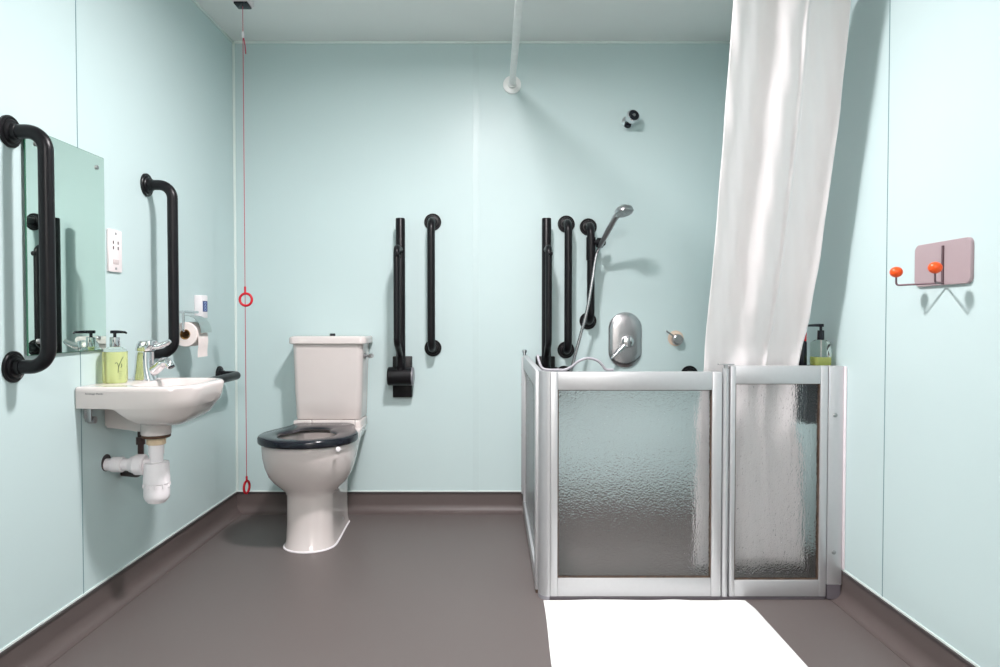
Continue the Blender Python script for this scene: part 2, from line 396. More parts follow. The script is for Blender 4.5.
# ------------------------------------------------------------------ basin with trap
basin = thing('wash_basin', 'small white wall-hung hand basin on the left wall', 'basin', (XL, 2.3, .6))
b = N(); L = []
BY0, BY1, BZ = 2.14, 2.495, .782
def bs(x0, x1, y0, y1, r, z, ri=.006): # rounded on the front (x1) side
    out = []
    for cx, cy, a0, q in ((x0+ri,y0+ri,pi,ri),(x1-r,y0+r,1.5*pi,r),(x1-r,y1-r,0,r),(x0+ri,y1-ri,.5*pi,ri)):
        for k in range(9):
            a = a0+k/8*pi/2; out.append((cx+q*math.cos(a), cy+q*math.sin(a), z))
    return out
W0 = XL+.001
L = [bs(-1.11,-1.05,2.27,2.36,.028,.640), bs(-1.135,-1.035,2.22,2.41,.045,.648), bs(-1.15,-1.015,2.185,2.45,.065,.660), bs(-1.165,-.995,2.165,2.47,.085,.675),
     bs(-1.182,-.985,2.15,2.485,.095,.693), bs(-1.20,-.970,2.143,2.492,.10,.711), bs(W0,-.968,2.142,2.493,.10,.714), bs(W0,-.960,BY0,BY1,.10,.735),
     bs(W0,-.953,BY0,BY1,.10,.765), bs(W0,-.953,BY0,BY1,.10,.775), bs(W0,-.957,BY0+.004,BY1-.004,.10,.780), bs(W0,-.963,BY0+.010,BY1-.01,.095,BZ),
     bs(-1.175,-.976,BY0+.022,BY1-.022,.085,BZ,.06), bs(-1.170,-.982,BY0+.028,BY1-.028,.082,.777,.06), bs(-1.165,-.992,BY0+.036,BY1-.036,.08,.755,.06), bs(-1.155,-1.015,BY0+.055,BY1-.055,.075,.715,.055), bs(-1.13,-1.03,BY0+.10,BY1-.10,.045,.685,.04)]
loft(b, L); obj('bowl', b, M['ceramic'], basin, 45)
b = N(); prism(b, [(W0,.628),(-1.21,.615),(-1.125,.605),(-1.125,.66),(-1.19,.712),(W0,.712)], 'y', 2.30, 2.37)
bmesh.ops.bevel(b, geom=list(b.edges), offset=.006, segments=2, affect='EDGES'); obj('rear_corbel', b, M['ceramic'], basin)
b = N(); box(b, W0, W0+.006, 2.185, 2.225, .675, .714, .002); box(b, W0, W0+.03, 2.185, 2.225, .706, .714, .002); box(b, W0+.0, W0+.022, 2.19, 2.195, .665, .712, .002)
lathe(b, [(.012,0),(.012,.02),(.008,.022)], (W0+.004, 2.21, .668), (1,0,0), 16)
obj('wall_bracket', b, M['steel'], basin, label='grey metal wall bracket')
TXX, TY = -1.145, 2.31
obj('waste_outlet', lathe(N(), [(.046,0),(.048,.004),(.048,.05)], (TXX,TY,.604), (0,0,1), 32), M['ceramic'], basin)
obj('washer', lathe(N(), [(.044,0),(.046,.002),(.046,.008),(.04,.010)], (TXX,TY,.594), (0,0,1), 32), M['brown'], basin, label='brown stained washer')
obj('tail_nut', lathe(N(), [(.026,0),(.031,.002),(.031,.024),(.028,.026)], (TXX,TY,.569), (0,0,1), 12), M['beige'], basin, 20, label='beige tail nut')
trap = obj('bottle_trap', lathe(N(), [(.028,.02),(.0365,.03),(.0415,.042),(.0415,.058),(.0405,.085),(.0425,.087),(.0425,.108),(.0415,.112),(.041,.150),(.039,.158),(.022,.160),(.022,.185),(.025,.186),(.025,.224)], (TXX,TY,.351), (0,0,1), 32), M['plastic'], basin, 40)
b = N()
for k in range(10):
    a = 2*pi*k/10; p = Vector((TXX+.0418*math.cos(a), TY+.0418*math.sin(a), 0)); cyl(b, p+Vector((0,0,.425)), p+Vector((0,0,.437)), .003, 8)
obj('trap_ribs', b, M['plastic'], trap)
b = N(); cyl(b, (TXX,TY,.500), (XL,TY,.500), .0205, 24); obj('waste_pipe', b, M['plastic'], basin)
b = N(); lathe(b, [(.030,0),(.0355,.004),(.0355,.03),(.031,.036),(.026,.05)], (TXX-.038,TY,.500), (-1,0,0), 24); obj('compression_nut', b, M['plastic'], basin, 30)
b = N(); lathe(b, [(.024,0),(.0265,.003),(.0265,.035),(.024,.038)], (XL+.022,TY,.500), (1,0,0), 24); obj('wall_socket_collar', b, M['plastic'], basin, 30)
b = N(); lathe(b, [(.029,0),(.029,.002)], (XL,TY+.002,.506), (1,0,0), 24); obj('pipe_hole', b, M['slot'], basin, label='dark hole round the waste pipe')
pts = fillet([(-1.225,2.362,.66), (-1.225,2.362,.452), (XL+.001,2.41,.447)], .03, 8)
b = N(); tube(b, pts, .010, 14); cyl(b, (-1.225,2.362,.56), (-1.225,2.362,.585), .015, 12); obj('supply_pipe', b, M['darkpipe'], basin, 40, label='dark stained supply pipe')

def text_mesh(txt, size, m, name):
    cu = bpy.data.curves.new('t', 'FONT'); cu.body = txt; cu.size = size; cu.extrude = .0003; cu.align_x = 'CENTER'
    to = bpy.data.objects.new('t', cu); C.objects.link(to)
    dg = bpy.context.evaluated_depsgraph_get(); me = bpy.data.meshes.new_from_object(to.evaluated_get(dg))
    bpy.data.objects.remove(to); bpy.data.curves.remove(cu); me.name = name
    me.materials.clear(); me.materials.append(m)
    o = bpy.data.objects.new(name, me); C.objects.link(o); return o
o = text_mesh('Armitage Shanks', .0085, M['greyink'], 'lettering'); o.parent = basin
o.location = Vector((-1.255, BY0-.0004, .758))-basin.location; o.rotation_euler = (pi/2, 0, 0)

# tap
TPX, TPY = -1.205, 2.375
tap = thing('mixer_tap', 'chrome lever mixer tap on the wash basin', 'tap', (TPX, TPY, BZ))
b = N(); L = []
for z, x0, x1, w in ((0,-.044,.030,.028),(.003,-.044,.030,.028),(.012,-.043,.026,.028),(.04,-.040,.020,.027),(.065,-.038,.018,.027),(.085,-.036,.018,.027),(.100,-.034,.018,.026)):
    L.append(rrect(TPX+x0, TPX+x1, TPY-w, TPY+w, .02, BZ+z, 6))
loft(b, L); obj('body', b, M['chrome'], tap, 45)
b = N(); tube(b, smooth_path([(TPX-.005,TPY,BZ+.022),(TPX+.03,TPY,BZ+.042),(TPX+.055,TPY-.002,BZ+.062),(TPX+.074,TPY-.004,BZ+.062),(TPX+.084,TPY-.005,BZ+.048)],6), [.020]*6+[.019]*6+[.017]*6+[.015]*6+[.014], 18)
sp = obj('spout', b, M['chrome'], tap, 50)
b = N(); lathe(b, [(.0115,0),(.0115,.006),(.009,.007)], (TPX+.085,TPY-.005,BZ+.050), (.5,-.12,-.9), 18); obj('aerator', b, M['blackgloss'], sp, label='dark aerator opening')
b = N(); L = []
for z, x0, x1, w in ((.102,-.034,.018,.025),(.106,-.036,.024,.027),(.128,-.031,.030,.027),(.137,-.026,.030,.025),(.140,-.02,.024,.018)):
    L.append(rrect(TPX+x0, TPX+x1, TPY-w, TPY+w, .018, BZ+z, 6))
loft(b, L)
tube(b, [(TPX+.015,TPY,BZ+.120),(TPX+.040,TPY,BZ+.120),(TPX+.070,TPY,BZ+.131),(TPX+.080,TPY,BZ+.138)], [.014,.012,.0095,.007], 14)
obj('lever', b, M['chrome'], tap, 45)

# ------------------------------------------------------------------ soap bottle on the basin
def soap(name, label, x, y, z, r, h1, h2, liq, capm, headm, group, yaw, square=False, level=1.0):
    t = thing(name, label, 'soap bottle', (x, y, z), (0,0,0), group)
    def sec(rr, zz):
        if square: return rrect(x-rr, x+rr, y-rr, y+rr, rr*.28, zz, 5)
        return [(x+rr*math.cos(2*pi*k/40), y+rr*math.sin(2*pi*k/40), zz) for k in range(40)]
    hl = h1*level
    b = N(); loft(b, [sec(r*.92,z+.001), sec(r,z+.006), sec(r,z+hl)]); liqo = obj('liquid', b, liq, t, 40)
    b = N()
    loft(b, [sec(r,z+hl+.0003), sec(r,z+h1), sec(r*.93,z+h1+.007), sec(r*.62,z+h1+.014), sec(r*.42,z+h1+.017)])
    obj('bottle_shoulder', b, M['clear'], t, 40, label='clear upper part of the bottle')
    zc = z+h1+.016
    b = N(); lathe(b, [(r*.40,0),(r*.42,.002),(r*.40,h2*.62),(r*.36,h2*.64)], (x,y,zc), (0,0,1), 28); obj('collar', b, capm, t, 30)
    d = Vector((math.cos(yaw), math.sin(yaw), 0))
    b = N(); lathe(b, [(.005,0),(.005,h2*.25),(r*.34,h2*.25),(r*.36,h2*.27),(r*.36,h2*.42),(r*.30,h2*.45)], (x,y,zc+h2*.62), (0,0,1), 24)
    o = Vector((x,y,zc+h2*.97)); tube(b, [o, o+d*.022, o+d*.046+Vector((0,0,-.001)), o+d*.052+Vector((0,0,-.004))], [.0055,.0050,.0040,.0032], 12)
    obj('pump_head', b, headm, t, 40)
    if level < 1:
        b = N(); cyl(b, (x,y,z+hl), (x,y,z+h1+.014), .003, 10); obj('dip_tube', b, M['plastic'], t)
    return t, liqo
SX, SY = -1.268, 2.285
st, sl = soap('soap_dispenser', 'pump bottle of yellow-green soap with a silver collar on the basin', SX, SY, BZ, .038, .105, .052, M['liquid'], M['chrome'], M['blackgloss'], 'soap pump bottles', -.35)
# printed mark on the bottle: swash Y and small lines, lying on the curved surface
def on_cyl(s, z, a0): a = a0+s/.0383; return (SX+.0383*math.cos(a), SY+.0383*math.sin(a), BZ+z)
a0 = math.atan2(-SY, -SX)+.30
b = N()
for st_ in ([(-.012,.066),(-.008,.070),(-.004,.066),(-.002,.056)], [(.014,.088),(.008,.078),(.001,.062),(-.002,.050),(-.003,.036)], [(.006,.052),(.009,.060),(.007,.066)]):
    P = [on_cyl(s, z, a0) for s, z in st_]; tube(b, smooth_path(P, 6), .0011, 6)
for i in range(5):
    w = (.012,.010,.012,.008,.006)[i]; tube(b, [on_cyl(-.001+w*k/4, .040-.006*i, a0) for k in range(5)], .00035, 5)
obj('printed_mark', b, M['ink'], st, label='dark swash letter Y with small print lines')

# ------------------------------------------------------------------ mirror
mir = thing('mirror', 'frameless rectangular mirror on the left wall', 'mirror', (XL, 2.11, 1.22), (0, 0, .0065))
MY0, MY1, MZ0, MZ1 = 1.913, 2.306, .893, 1.538
obj('glass_backing', box(N(), XL+.006, XL+.0105, MY0, MY1, MZ0, MZ1, .0008, 1), M['mirroredge'], mir, 0, label='greenish glass edge')
obj('mirror_face', box(N(), XL+.0105, XL+.0112, MY0+.002, MY1-.002, MZ0+.002, MZ1-.002), M['mirror'], mir, 0)
for yy in (MY0+.045, MY1-.045):
    for zz in (MZ0+.04, MZ1-.04):
        b = N(); lathe(b, [(.004,-.012),(.007,0),(.007,.004),(.004,.006)], (XL+.0108,yy,zz), (1,0,0), 16); obj('screw_cap', b, M['steel'], mir)

# shaver socket
so_ = thing('shaver_socket', 'white shaver socket plate on the left wall beside the mirror', 'socket', (XL, 2.372, 1.233))
obj('plate', box(N(), XL, XL+.009, 2.33, 2.414, 1.16, 1.306, .003), M['socket'], so_)
for yy, zz, h in ((2.357,1.262,.011),(2.387,1.262,.011),(2.357,1.243,.011),(2.387,1.243,.011)):
    obj('outlet_slot', box(N(), XL+.0088, XL+.0096, yy-.003, yy+.003, zz-h/2, zz+h/2), M['slot'], so_, label='dark outlet slot')
b = N(); box(b, XL+.0085, XL+.0105, 2.355, 2.389, 1.187, 1.203, .001); box(b, XL+.0103, XL+.0107, 2.364, 2.38, 1.193, 1.1955)
obj('voltage_label', b, mat('grey_label', (205,190,190), .5), so_)
for zz in (1.293, 1.172):
    b = N(); lathe(b, [(.0045,0),(.0045,.0015),(.003,.002)], (XL+.0088,2.372,zz), (1,0,0), 14); obj('screw', b, M['steel'], so_)

# ------------------------------------------------------------------ toilet roll holder, roll, white box
RX, RY0, RY1, RZ = -1.256, 2.782, 2.882, .945
hold = thing('toilet_roll_holder', 'chrome toilet roll holder with a curved cover on the left wall', 'toilet roll holder', (XL, 2.83, 1.0))
b = N(); lathe(b, [(.022,0),(.022,.005),(.017,.009)], (XL,2.80,1.025), (1,0,0), 20); cyl(b, (XL,2.80,1.025), (RX,2.80,1.025), .006, 12); cyl(b, (RX,2.76,1.025), (RX,2.90,1.025), .006, 12)
obj('wall_mount', b, M['chrome'], hold)
b = N(); tube(b, fillet([(RX,2.768,1.025), (RX,2.768,RZ+.001), (RX,RY1+.01,RZ+.001)], .01, 6), .005, 12); obj('roll_arm', b, M['chrome'], hold)
b = N(); arc = []
for k in range(15):
    a = math.radians(100-k*105/14); arc.append((RX+.066*math.cos(a), RZ+.066*math.sin(a)))
poly = arc+[(RX+(x-RX)*.975, RZ+(z-RZ)*.975) for x, z in arc[::-1]]
prism(b, poly, 'y', RY0+.002, RY1+.004); obj('cover', b, mat('brushed_cover', (176,190,188), .3, metal=.8), hold, 40)
roll = thing('toilet_roll', 'part-used toilet roll hanging in the chrome holder', 'toilet roll', (RX, 2.83, RZ))
b = N(); R0, R1 = .021, .0505
lps = []
for r, y in ((R0,RY0),(R1-.002,RY0),(R1,RY0+.002),(R1,RY1-.002),(R1-.002,RY1),(R0,RY1)):
    lps.append([(RX+r*math.cos(2*pi*k/40), y, RZ-.012+r*math.sin(2*pi*k/40)) for k in range(40)])
loft(b, lps+[lps[0]], False, False); bmesh.ops.remove_doubles(b, verts=b.verts, dist=1e-5); obj('paper', b, M['paper'], roll, 35)
b = N(); lps = []
for r, y in ((R0,RY0-.001),(R0,RY1+.001),(R0-.0025,RY1+.001),(R0-.0025,RY0-.001)):
    lps.append([(RX+r*math.cos(2*pi*k/32), y, RZ-.012+r*math.sin(2*pi*k/32)) for k in range(32)])
loft(b, lps+[lps[0]], False, False); bmesh.ops.remove_doubles(b, verts=b.verts, dist=1e-5); obj('card_core', b, M['card'], roll, 35, label='brown card core')
b = N(); pr = []
for k in range(9): pr.append((RX+R1+.0006+.002*math.sin(k*.7), RZ-.012-k*.0118))
prism(b, pr+[(x+.0008, z) for x, z in pr[::-1]], 'y', RY0+.003, RY1-.003); obj('loose_sheet', b, M['paper'], roll, 60)
bx = thing('air_freshener', 'small white box with a blue label on the left wall above the toilet roll', 'air freshener', (XL, 3.04, 1.05))
obj('casing', box(N(), XL, -1.282, 3.008, 3.072, 1.0, 1.102, .005), M['plastic'], bx)
b = N(); box(b, -1.2822, -1.2812, 3.016, 3.064, 1.028, 1.076, .0003, 1); lb = obj('label_panel', b, M['blue'], bx, label='dark blue label')
b = N(); lb_y = 3.040
for zz in (1.038, 1.052, 1.066): tube(b, [(-1.281, lb_y+.009*math.cos(2*pi*k/12), zz+.005*math.sin(2*pi*k/12)) for k in range(12)], .0012, 6, closed=True)
obj('label_print', b, M['paleblue'], lb, label='pale blue print')

# ------------------------------------------------------------------ emergency pull cord
CX, CY = -1.099, 3.03
cord = thing('emergency_pull_cord', 'red emergency pull cord hanging from a ceiling switch by the back left corner', 'pull cord', (CX, CY, ZC))
b = N(); box(b, CX-.038, CX+.038, CY-.038, CY+.038, ZC-.022, ZC, .004); obj('switch_box', b, M['plastic'], cord)
b = N(); box(b, CX-.03, CX+.03, CY-.03, CY+.03, ZC-.032, ZC-.022, .003); obj('switch_underside', b, M['blackgloss'], cord, label='dark underside')
b = N(); cyl(b, (CX,CY,ZC-.03), (CX,CY,.27), .0017, 8); obj('cord', b, M['redcord'], cord)
b = N(); lathe(b, [(.003,0),(.006,.006),(.006,.022),(.003,.028)], (CX,CY,2.235), (0,0,1), 12); obj('connector', b, M['plastic'], cord)
b = N(); tube(b, [(CX+.003,CY,2.235),(CX+.010,CY-.003,2.20),(CX+.013,CY-.003,2.165)], .0025, 8); obj('cord_tail', b, M['redcord'], cord)
b = N(); tube(b, [(CX+.003+.027*math.cos(2*pi*k/32), CY, 1.082+.027*math.sin(2*pi*k/32)) for k in range(32)], .0055, 12, closed=True); cyl(b, (CX,CY,1.108), (CX,CY,1.14), .0045, 10)
obj('pull_ring', b, M['red'], cord)
b = N(); tube(b, [(CX+.003*math.cos(2*pi*k/32), CY+.026*math.cos(2*pi*k/32), .243+.027*math.sin(2*pi*k/32)) for k in range(32)], .0055, 12, closed=True); cyl(b, (CX,CY,.268), (CX,CY,.292), .0045, 10)
obj('pull_ring', b, M['red'], cord)

# ------------------------------------------------------------------ shower screen
EY = 2.39; ED = .03
enc = thing('shower_enclosure', 'half-height aluminium shower screen with obscured glass panels and doors', 'shower screen', (.17, EY, 0))
def framed(name, x0, x1, z0, z1, l, r, t, bo, y0=EY, y1=EY+ED):
    b = N()
    box(b, x0, x0+l, y0, y1, z0, z1, .002); box(b, x1-r, x1, y0, y1, z0, z1, .002)
    box(b, x0+l, x1-r, y0+.001, y1-.001, z1-t, z1, .002); box(b, x0+l, x1-r, y0+.001, y1-.001, z0, z0+bo, .002)
    f = obj(name, b, M['alu'], enc)
    b = N(); box(b, x0+l-.004, x1-r+.004, y0+.011, y0+.016, z0+bo-.004, z1-t+.004); obj('glass_pane', b, M['glass'], f, 0, label='obscured glass pane')
    b = N(); g = .004
    for yy in (y0+.007, y0+.0165):
        box(b, x0+l, x0+l+g, yy, yy+.0038, z0+bo, z1-t); box(b, x1-r-g, x1-r, yy, yy+.0038, z0+bo, z1-t)
        box(b, x0+l, x1-r, yy, yy+.0038, z0+bo, z0+bo+g); box(b, x0+l, x1-r, yy, yy+.0038, z1-t-g*.6, z1-t)
    obj('gasket', b, M['gasket'], f, 0, label='brown stained gasket')
    return f
framed('front_panel', .206, .811, .012, .81, .026, .034, .064, .065)
framed('door_leaf', .841, 1.184, .012, .831, .018, .025, .063, .058)
# dark strip in place of the shaded gap under the panels
obj('gap_strip', box(N(), .19, 1.184, EY+.004, EY+ED-.004, .0, .012, .001), M['gap_and_reflection'], enc)
# corner post: quarter-round outside
pol = []
for k in range(9):
    a = pi+k/8*pi/2; pol.append((.204+.036*math.cos(a), EY+.036+.036*math.sin(a)))
pol += [(.205, EY), (.205, EY+.03), (.198, EY+.036), (.198, EY+.06), (.168, EY+.06)]
b = N(); prism(b, pol, 'z', .012, .811); obj('corner_post', b, M['alu'], enc, 30)
b = N(); prism(b, [(x*1.0-.001, y-.001) for x, y in pol], 'z', 0, .012); obj('post_foot', b, M['seal'], enc, 30, label='pale plastic foot')
# side panel back to the wall
b = N(); X0, X1, Y0, Y1 = .157, .184, EY+.062, 3.452
box(b, X0, X1, Y0, Y0+.05, .012, .81, .002); box(b, X0, X1, Y1-.05, Y1, .012, .81, .002)
box(b, X0+.001, X1-.001, Y0+.05, Y1-.05, .746, .81, .002); box(b, X0+.001, X1-.001, Y0+.05, Y1-.05, .012, .075, .002)
sp_ = obj('side_panel', b, M['alu'], enc)
obj('glass_pane', box(N(), X0+.011, X0+.016, Y0+.046, Y1-.046, .072, .75), M['glass'], sp_, 0, label='obscured glass pane')
obj('gap_strip', box(N(), X0+.002, X1-.002, Y0, Y1, 0, .012, .001), M['gasket'], enc)
b = N(); box(b, X0-.006, X1+.006, 3.4525, YB-.0008, .102, .80, .002)
wp0 = obj('wall_profile', b, M['alu'], enc)
for zz in (.14, .40, .66):
    b = N(); lathe(b, [(.005,0),(.005,.002),(.003,.003)], (X0-.006,3.47,zz), (-1,0,0), 12); obj('screw', b, M['steel'], wp0)
b = N(); lathe(b, [(.009,0),(.009,.014),(.013,.015),(.013,.026),(.011,.029)], (X0+.008,3.455,.81), (0,0,1), 20); obj('knob', b, M['chrome'], enc, 30)
# hinge post between panel and door
b = N(); cyl(b, (.826,EY+.010,.012), (.826,EY+.010,.822), .0115, 24); obj('hinge_post', b, M['alu'], enc)
b = N(); box(b, .800, .855, EY+.002, EY+.020, .8335, .838, .0015); cyl(b, (.826,EY+.01,.82), (.826,EY+.01,.834), .007, 14); obj('hinge_plate', b, M['steel'], enc)
# wall profile on the right
b = N(); box(b, 1.186, XR-.0065, EY-.002, EY+.036, .055, .831, .002); wp = obj('wall_profile', b, M['alu'], enc)
for zz in (.658, .171):
    b = N(); lathe(b, [(.0075,0),(.0075,.002),(.005,.0035)], (1.209,EY-.002,zz), (0,-1,0), 16); obj('screw', b, M['aludark'], wp, label='dark screw head')
obj('seal_strip', box(N(), XR-.006, XR-.0008, EY-.012, EY+.03, .112, .83, .001), M['sealant'], enc, label='pale sealant strip')
b = N(); prism(b, [(1.187,.004),(1.22,.004),(1.234,.016),(1.234,.055),(1.187,.055)], 'y', EY-.003, EY+.03); obj('profile_reflection', b, M['gap_and_reflection'], enc, label='grey patch painted as the floor reflected in the profile')  # patch carries the floor's reflection in the metal as plain grey
# loose seal strip bowed along the top of the front panel
b = N(); tube(b, smooth_path([(.164,2.44,.866),(.168,2.425,.845),(.178,2.412,.822),(.20,2.405,.8162),(.235,2.405,.8162),(.258,2.405,.8165),(.284,2.405,.829),(.305,2.405,.846),(.340,2.405,.8575),(.373,2.405,.849),(.392,2.405,.831),(.404,2.405,.8182),(.430,2.405,.8162)], 6), .0048, 10)
tag(obj('seal_strip', b, M['seal'], None, 40), 'loose pale seal strip bowed up along the top of the shower panel', 'seal strip')

# ------------------------------------------------------------------ bath mat
b = N(); nx, ny = 60, 44; top = []; x0, x1, y0, y1 = .176, .905, 1.72, 2.384
for j in range(ny+1):
    row = []
    for i in range(nx+1):
        u, v = i/nx, j/ny; x = x0+(x1-x0)*u; y = y0+(y1-y0)*v
        e = min(u*(x1-x0), (1-u)*(x1-x0), v*(y1-y0), (1-v)*(y1-y0)); edge = min(1, e/.012)
        ripple = .0022*math.sin(9*x+14*y)*math.sin(17*x-6*y)+.0018*math.sin(31*(x+y*.6))*max(0, 1-abs(u-.6)*2.5)
        if u > .9 and v > .9: x -= .01*(u-.9)*10*(v-.9)*10
        x += .006*math.sin(y*6)*(1-u)
        row.append(b.verts.new((x, y, .0012+(.0075+ripple)*math.sqrt(max(0, 1-(1-edge)**2)))))
    top.append(row)
for j in range(ny):
    for i in range(nx): b.faces.new((top[j][i], top[j][i+1], top[j+1][i+1], top[j+1][i]))
tag(obj('bath_mat', b, M['mat'], None, 60), 'white towelling bath mat on the floor in front of the shower screen', 'bath mat')

# ------------------------------------------------------------------ curtain rail and curtain
RZc, RXc, RYc = 2.185, .102, 2.12
cr = thing('curtain_rail', 'white L-shaped shower curtain rail running from the back wall', 'curtain rail', (RXc, YB, RZc))
b = N(); tube(b, fillet([(RXc,YB-.004,RZc),(RXc,RYc,RZc),(XR-.004,RYc,RZc)], .12, 12), .016, 16); obj('rail', b, M['housing'], cr, 40)
for p, ax in (((RXc,YB,RZc),(0,-1,0)), ((XR,RYc,RZc),(-1,0,0))):
    b = N(); lathe(b, [(.046,0),(.046,.006),(.043,.009),(.022,.012),(.021,.03),(.017,.031)], p, ax, 36); obj('flange', b, M['housing'], cr, 30)

def interp(tab, z):
    for (z0, a), (z1, c) in zip(tab, tab[1:]):
        if z0 >= z >= z1: return a+(c-a)*(z0-z)/(z0-z1)
    return tab[0][1] if z > tab[0][0] else tab[-1][1]
LE = [(2.169,.752),(2.04,.755),(1.62,.762),(1.29,.767),(.81,.768),(.63,.748),(.06,.748)]
RE = [(2.169,1.125),(2.04,1.128),(1.68,1.140),(1.22,1.135),(.96,1.124),(.85,1.108),(.80,1.102),(.60,1.106),(.50,1.13),(.06,1.15)]
YY = [(2.169,2.120),(2.04,2.150),(1.2,2.375),(.90,2.462),(.63,2.485),(.06,2.50)]
b = N(); nu, nv = 240, 90; g = []
def sweep(u):
    """plan of the gathered cloth: front sheet left to right, then two pleats doubled behind it; gives (across, back)"""
    def bend(t, x, y0, y1, s): a = t*pi; return (x+s*.03*math.sin(a), y0+(y1-y0)*(1-math.cos(a))/2)
    if u < .5: return (u/.5, 0)
    if u < .56: return bend((u-.5)/.06, 1, 0, .09, .5)
    if u < .74: return (1-.62*(u-.56)/.18, .09)
    if u < .80: return bend((u-.74)/.06, .38, .09, .17, -1)
    return (.38+.56*(u-.80)/.20, .17)
for j in range(nv+1):
    t = j/nv; row = []
    for i in range(nu+1):
        q, back = sweep(i/nu); u = min(1, max(0, q))
        zb = .092-.008*math.sin(u*9) if i/nu < .5 and u > .2 else .07
        z = 2.165+(zb-2.165)*t
        l, r, y = interp(LE, z), interp(RE, z), interp(YY, z)
        amp = .026 if z > 1 else .018
        ph = u+.04*math.sin(z*2.1)
        fold = math.sin(ph*2*pi*1.75-1.2)*.62+math.sin(ph*2*pi*3.1+1.9+z*.4)*.24
        crease = .010*math.exp(-((u-.60-.05*(2.2-z))/.022)**2) if back == 0 else 0
        wr = .0025*math.sin(23*z+7*u*3)*math.sin(9*u*3+5*z)
        hd = max(0, (z-2.10)/.07)
        x = l+(r-l)*(q+.018*math.sin(ph*2*pi*1.75+2.0)*4*u*(1-u))
        row.append(b.verts.new((x, y+amp*fold*(1-.55*hd)-crease+wr+back*(1-.75*hd)*min(1, max(.12, .12+.88*(z-1.0)/.3)), z)))
    g.append(row)
for j in range(nv):
    for i in range(nu): b.faces.new((g[j][i], g[j][i+1], g[j+1][i+1], g[j+1][i]))
cu = obj('shower_curtain', b, M['curtain'], None, 80)
sd = cu.modifiers.new('thick', 'SOLIDIFY'); sd.thickness = .0012
tag(cu, 'white shower curtain gathered to the right and tucked behind the shower door', 'shower curtain')

# ------------------------------------------------------------------ shower fittings on the back wall
hs = thing('shower_handset', 'chrome shower handset with a ribbed hose clipped to the short black rail', 'shower handset', (.53, 3.36, 1.40))
hd0, hd1 = Vector((.528,3.362,1.345)), Vector((.582,3.215,1.475))
b = N(); tube(b, [hd0+(hd1-hd0)*t for t in (0,.1,.5,.85,1.0)]+[Vector((.598,3.185,1.494))], [.009,.012,.0135,.014,.015,.018], 18); obj('handle', b, M['steel'], hs, 40)
b = N(); lathe(b, [(.012,-.028),(.030,-.022),(.041,-.012),(.044,0),(.044,.007),(.041,.010),(.036,.009),(.0,.009)], (.613,3.170,1.494), (.20,-.30,-.93), 32); hh = obj('spray_head', b, M['steel'], hs, 40)
b = N()
ax = Vector((.20,-.30,-.93)).normalized(); u_, v_ = frame_of(ax)
for rr, n in ((.012,6),(.022,10),(.031,14)):
    for k in range(n):
        p = Vector((.613,3.170,1.494))+ax*.009+u_*rr*math.cos(2*pi*k/n)+v_*rr*math.sin(2*pi*k/n); cyl(b, p, p+ax*.0015, .0018, 8)
obj('nozzles', b, M['slot'], hh)
b = N(); hp = smooth_path([hd0, (.512,3.362,1.30), (.494,3.352,1.19), (.468,3.348,1.04), (.432,3.35,.90), (.398,3.352,.77), (.37,3.36,.64), (.40,3.38,.52), (.50,3.41,.47), (.60,3.44,.52), (.64,3.47,.60)], 22)
rib = [.0082 if k % 2 else .0068 for k in range(len(hp))]; tube(b, hp, rib, 10); obj('hose', b, M['hose'], hs, 60)
b = N(); lathe(b, [(.024,0),(.024,.004),(.012,.008),(.012,.02)], (.64,YB,.60), (0,-1,0), 20); obj('hose_outlet', b, M['chrome'], hs)

mx = thing('shower_valve', 'chrome oval shower mixer plate with a lever on the back wall', 'shower valve', (.682, YB, .887))
def stadium(cx, cz, w, h, y, n=16):
    r = w/2; out = []
    for k in range(n+1): a = k/n*pi; out.append((cx+r*math.cos(a), y, cz+h/2-r+r*math.sin(a)))
    for k in range(n+1): a = pi+k/n*pi; out.append((cx+r*math.cos(a), y, cz-h/2+r+r*math.sin(a)))
    return out
b = N(); loft(b, [stadium(.682,.887,.172,.286,YB), stadium(.682,.887,.172,.286,YB-.005), stadium(.682,.887,.164,.278,YB-.010), stadium(.682,.887,.120,.234,YB-.016), stadium(.682,.887,.05,.164,YB-.018)])
obj('face_plate', b, mat('polished_plate', (200,198,200), .26, metal=1, var=.02), mx, 50)
b = N(); lathe(b, [(.030,0),(.031,.004),(.030,.030),(.026,.040),(.012,.044)], (.690,YB-.016,.880), (0,-1,0), 28); obj('knob', b, M['chrome'], mx, 30)
b = N(); tube(b, [(.680,YB-.045,.872),(.650,YB-.052,.842),(.612,YB-.060,.806),(.603,YB-.061,.797)], [.012,.010,.008,.005], 14); obj('lever', b, M['chrome'], mx, 40)

vk = thing('stop_tap', 'small round chrome stop tap with a pin on the back wall', 'stop tap', (.944, YB, .892))
b = N(); lathe(b, [(.040,0),(.040,.003),(.035,.005)], (.942,YB,.896), (0,-1,0), 28); obj('wall_ring', b, mat('peach_sealant', (222,200,180), .6), vk, label='peach coloured wall ring')
b = N(); lathe(b, [(.028,0),(.028,.02),(.026,.03),(.020,.034),(.019,.030),(.0,.030)], (.946,YB-.004,.890), (0,-1,0), 24); obj('knob', b, M['steel'], vk, 30)
b = N(); cyl(b, (.93,YB-.03,.902), (.884,YB-.045,.934), .0045, 10); obj('pin', b, M['steel'], vk)

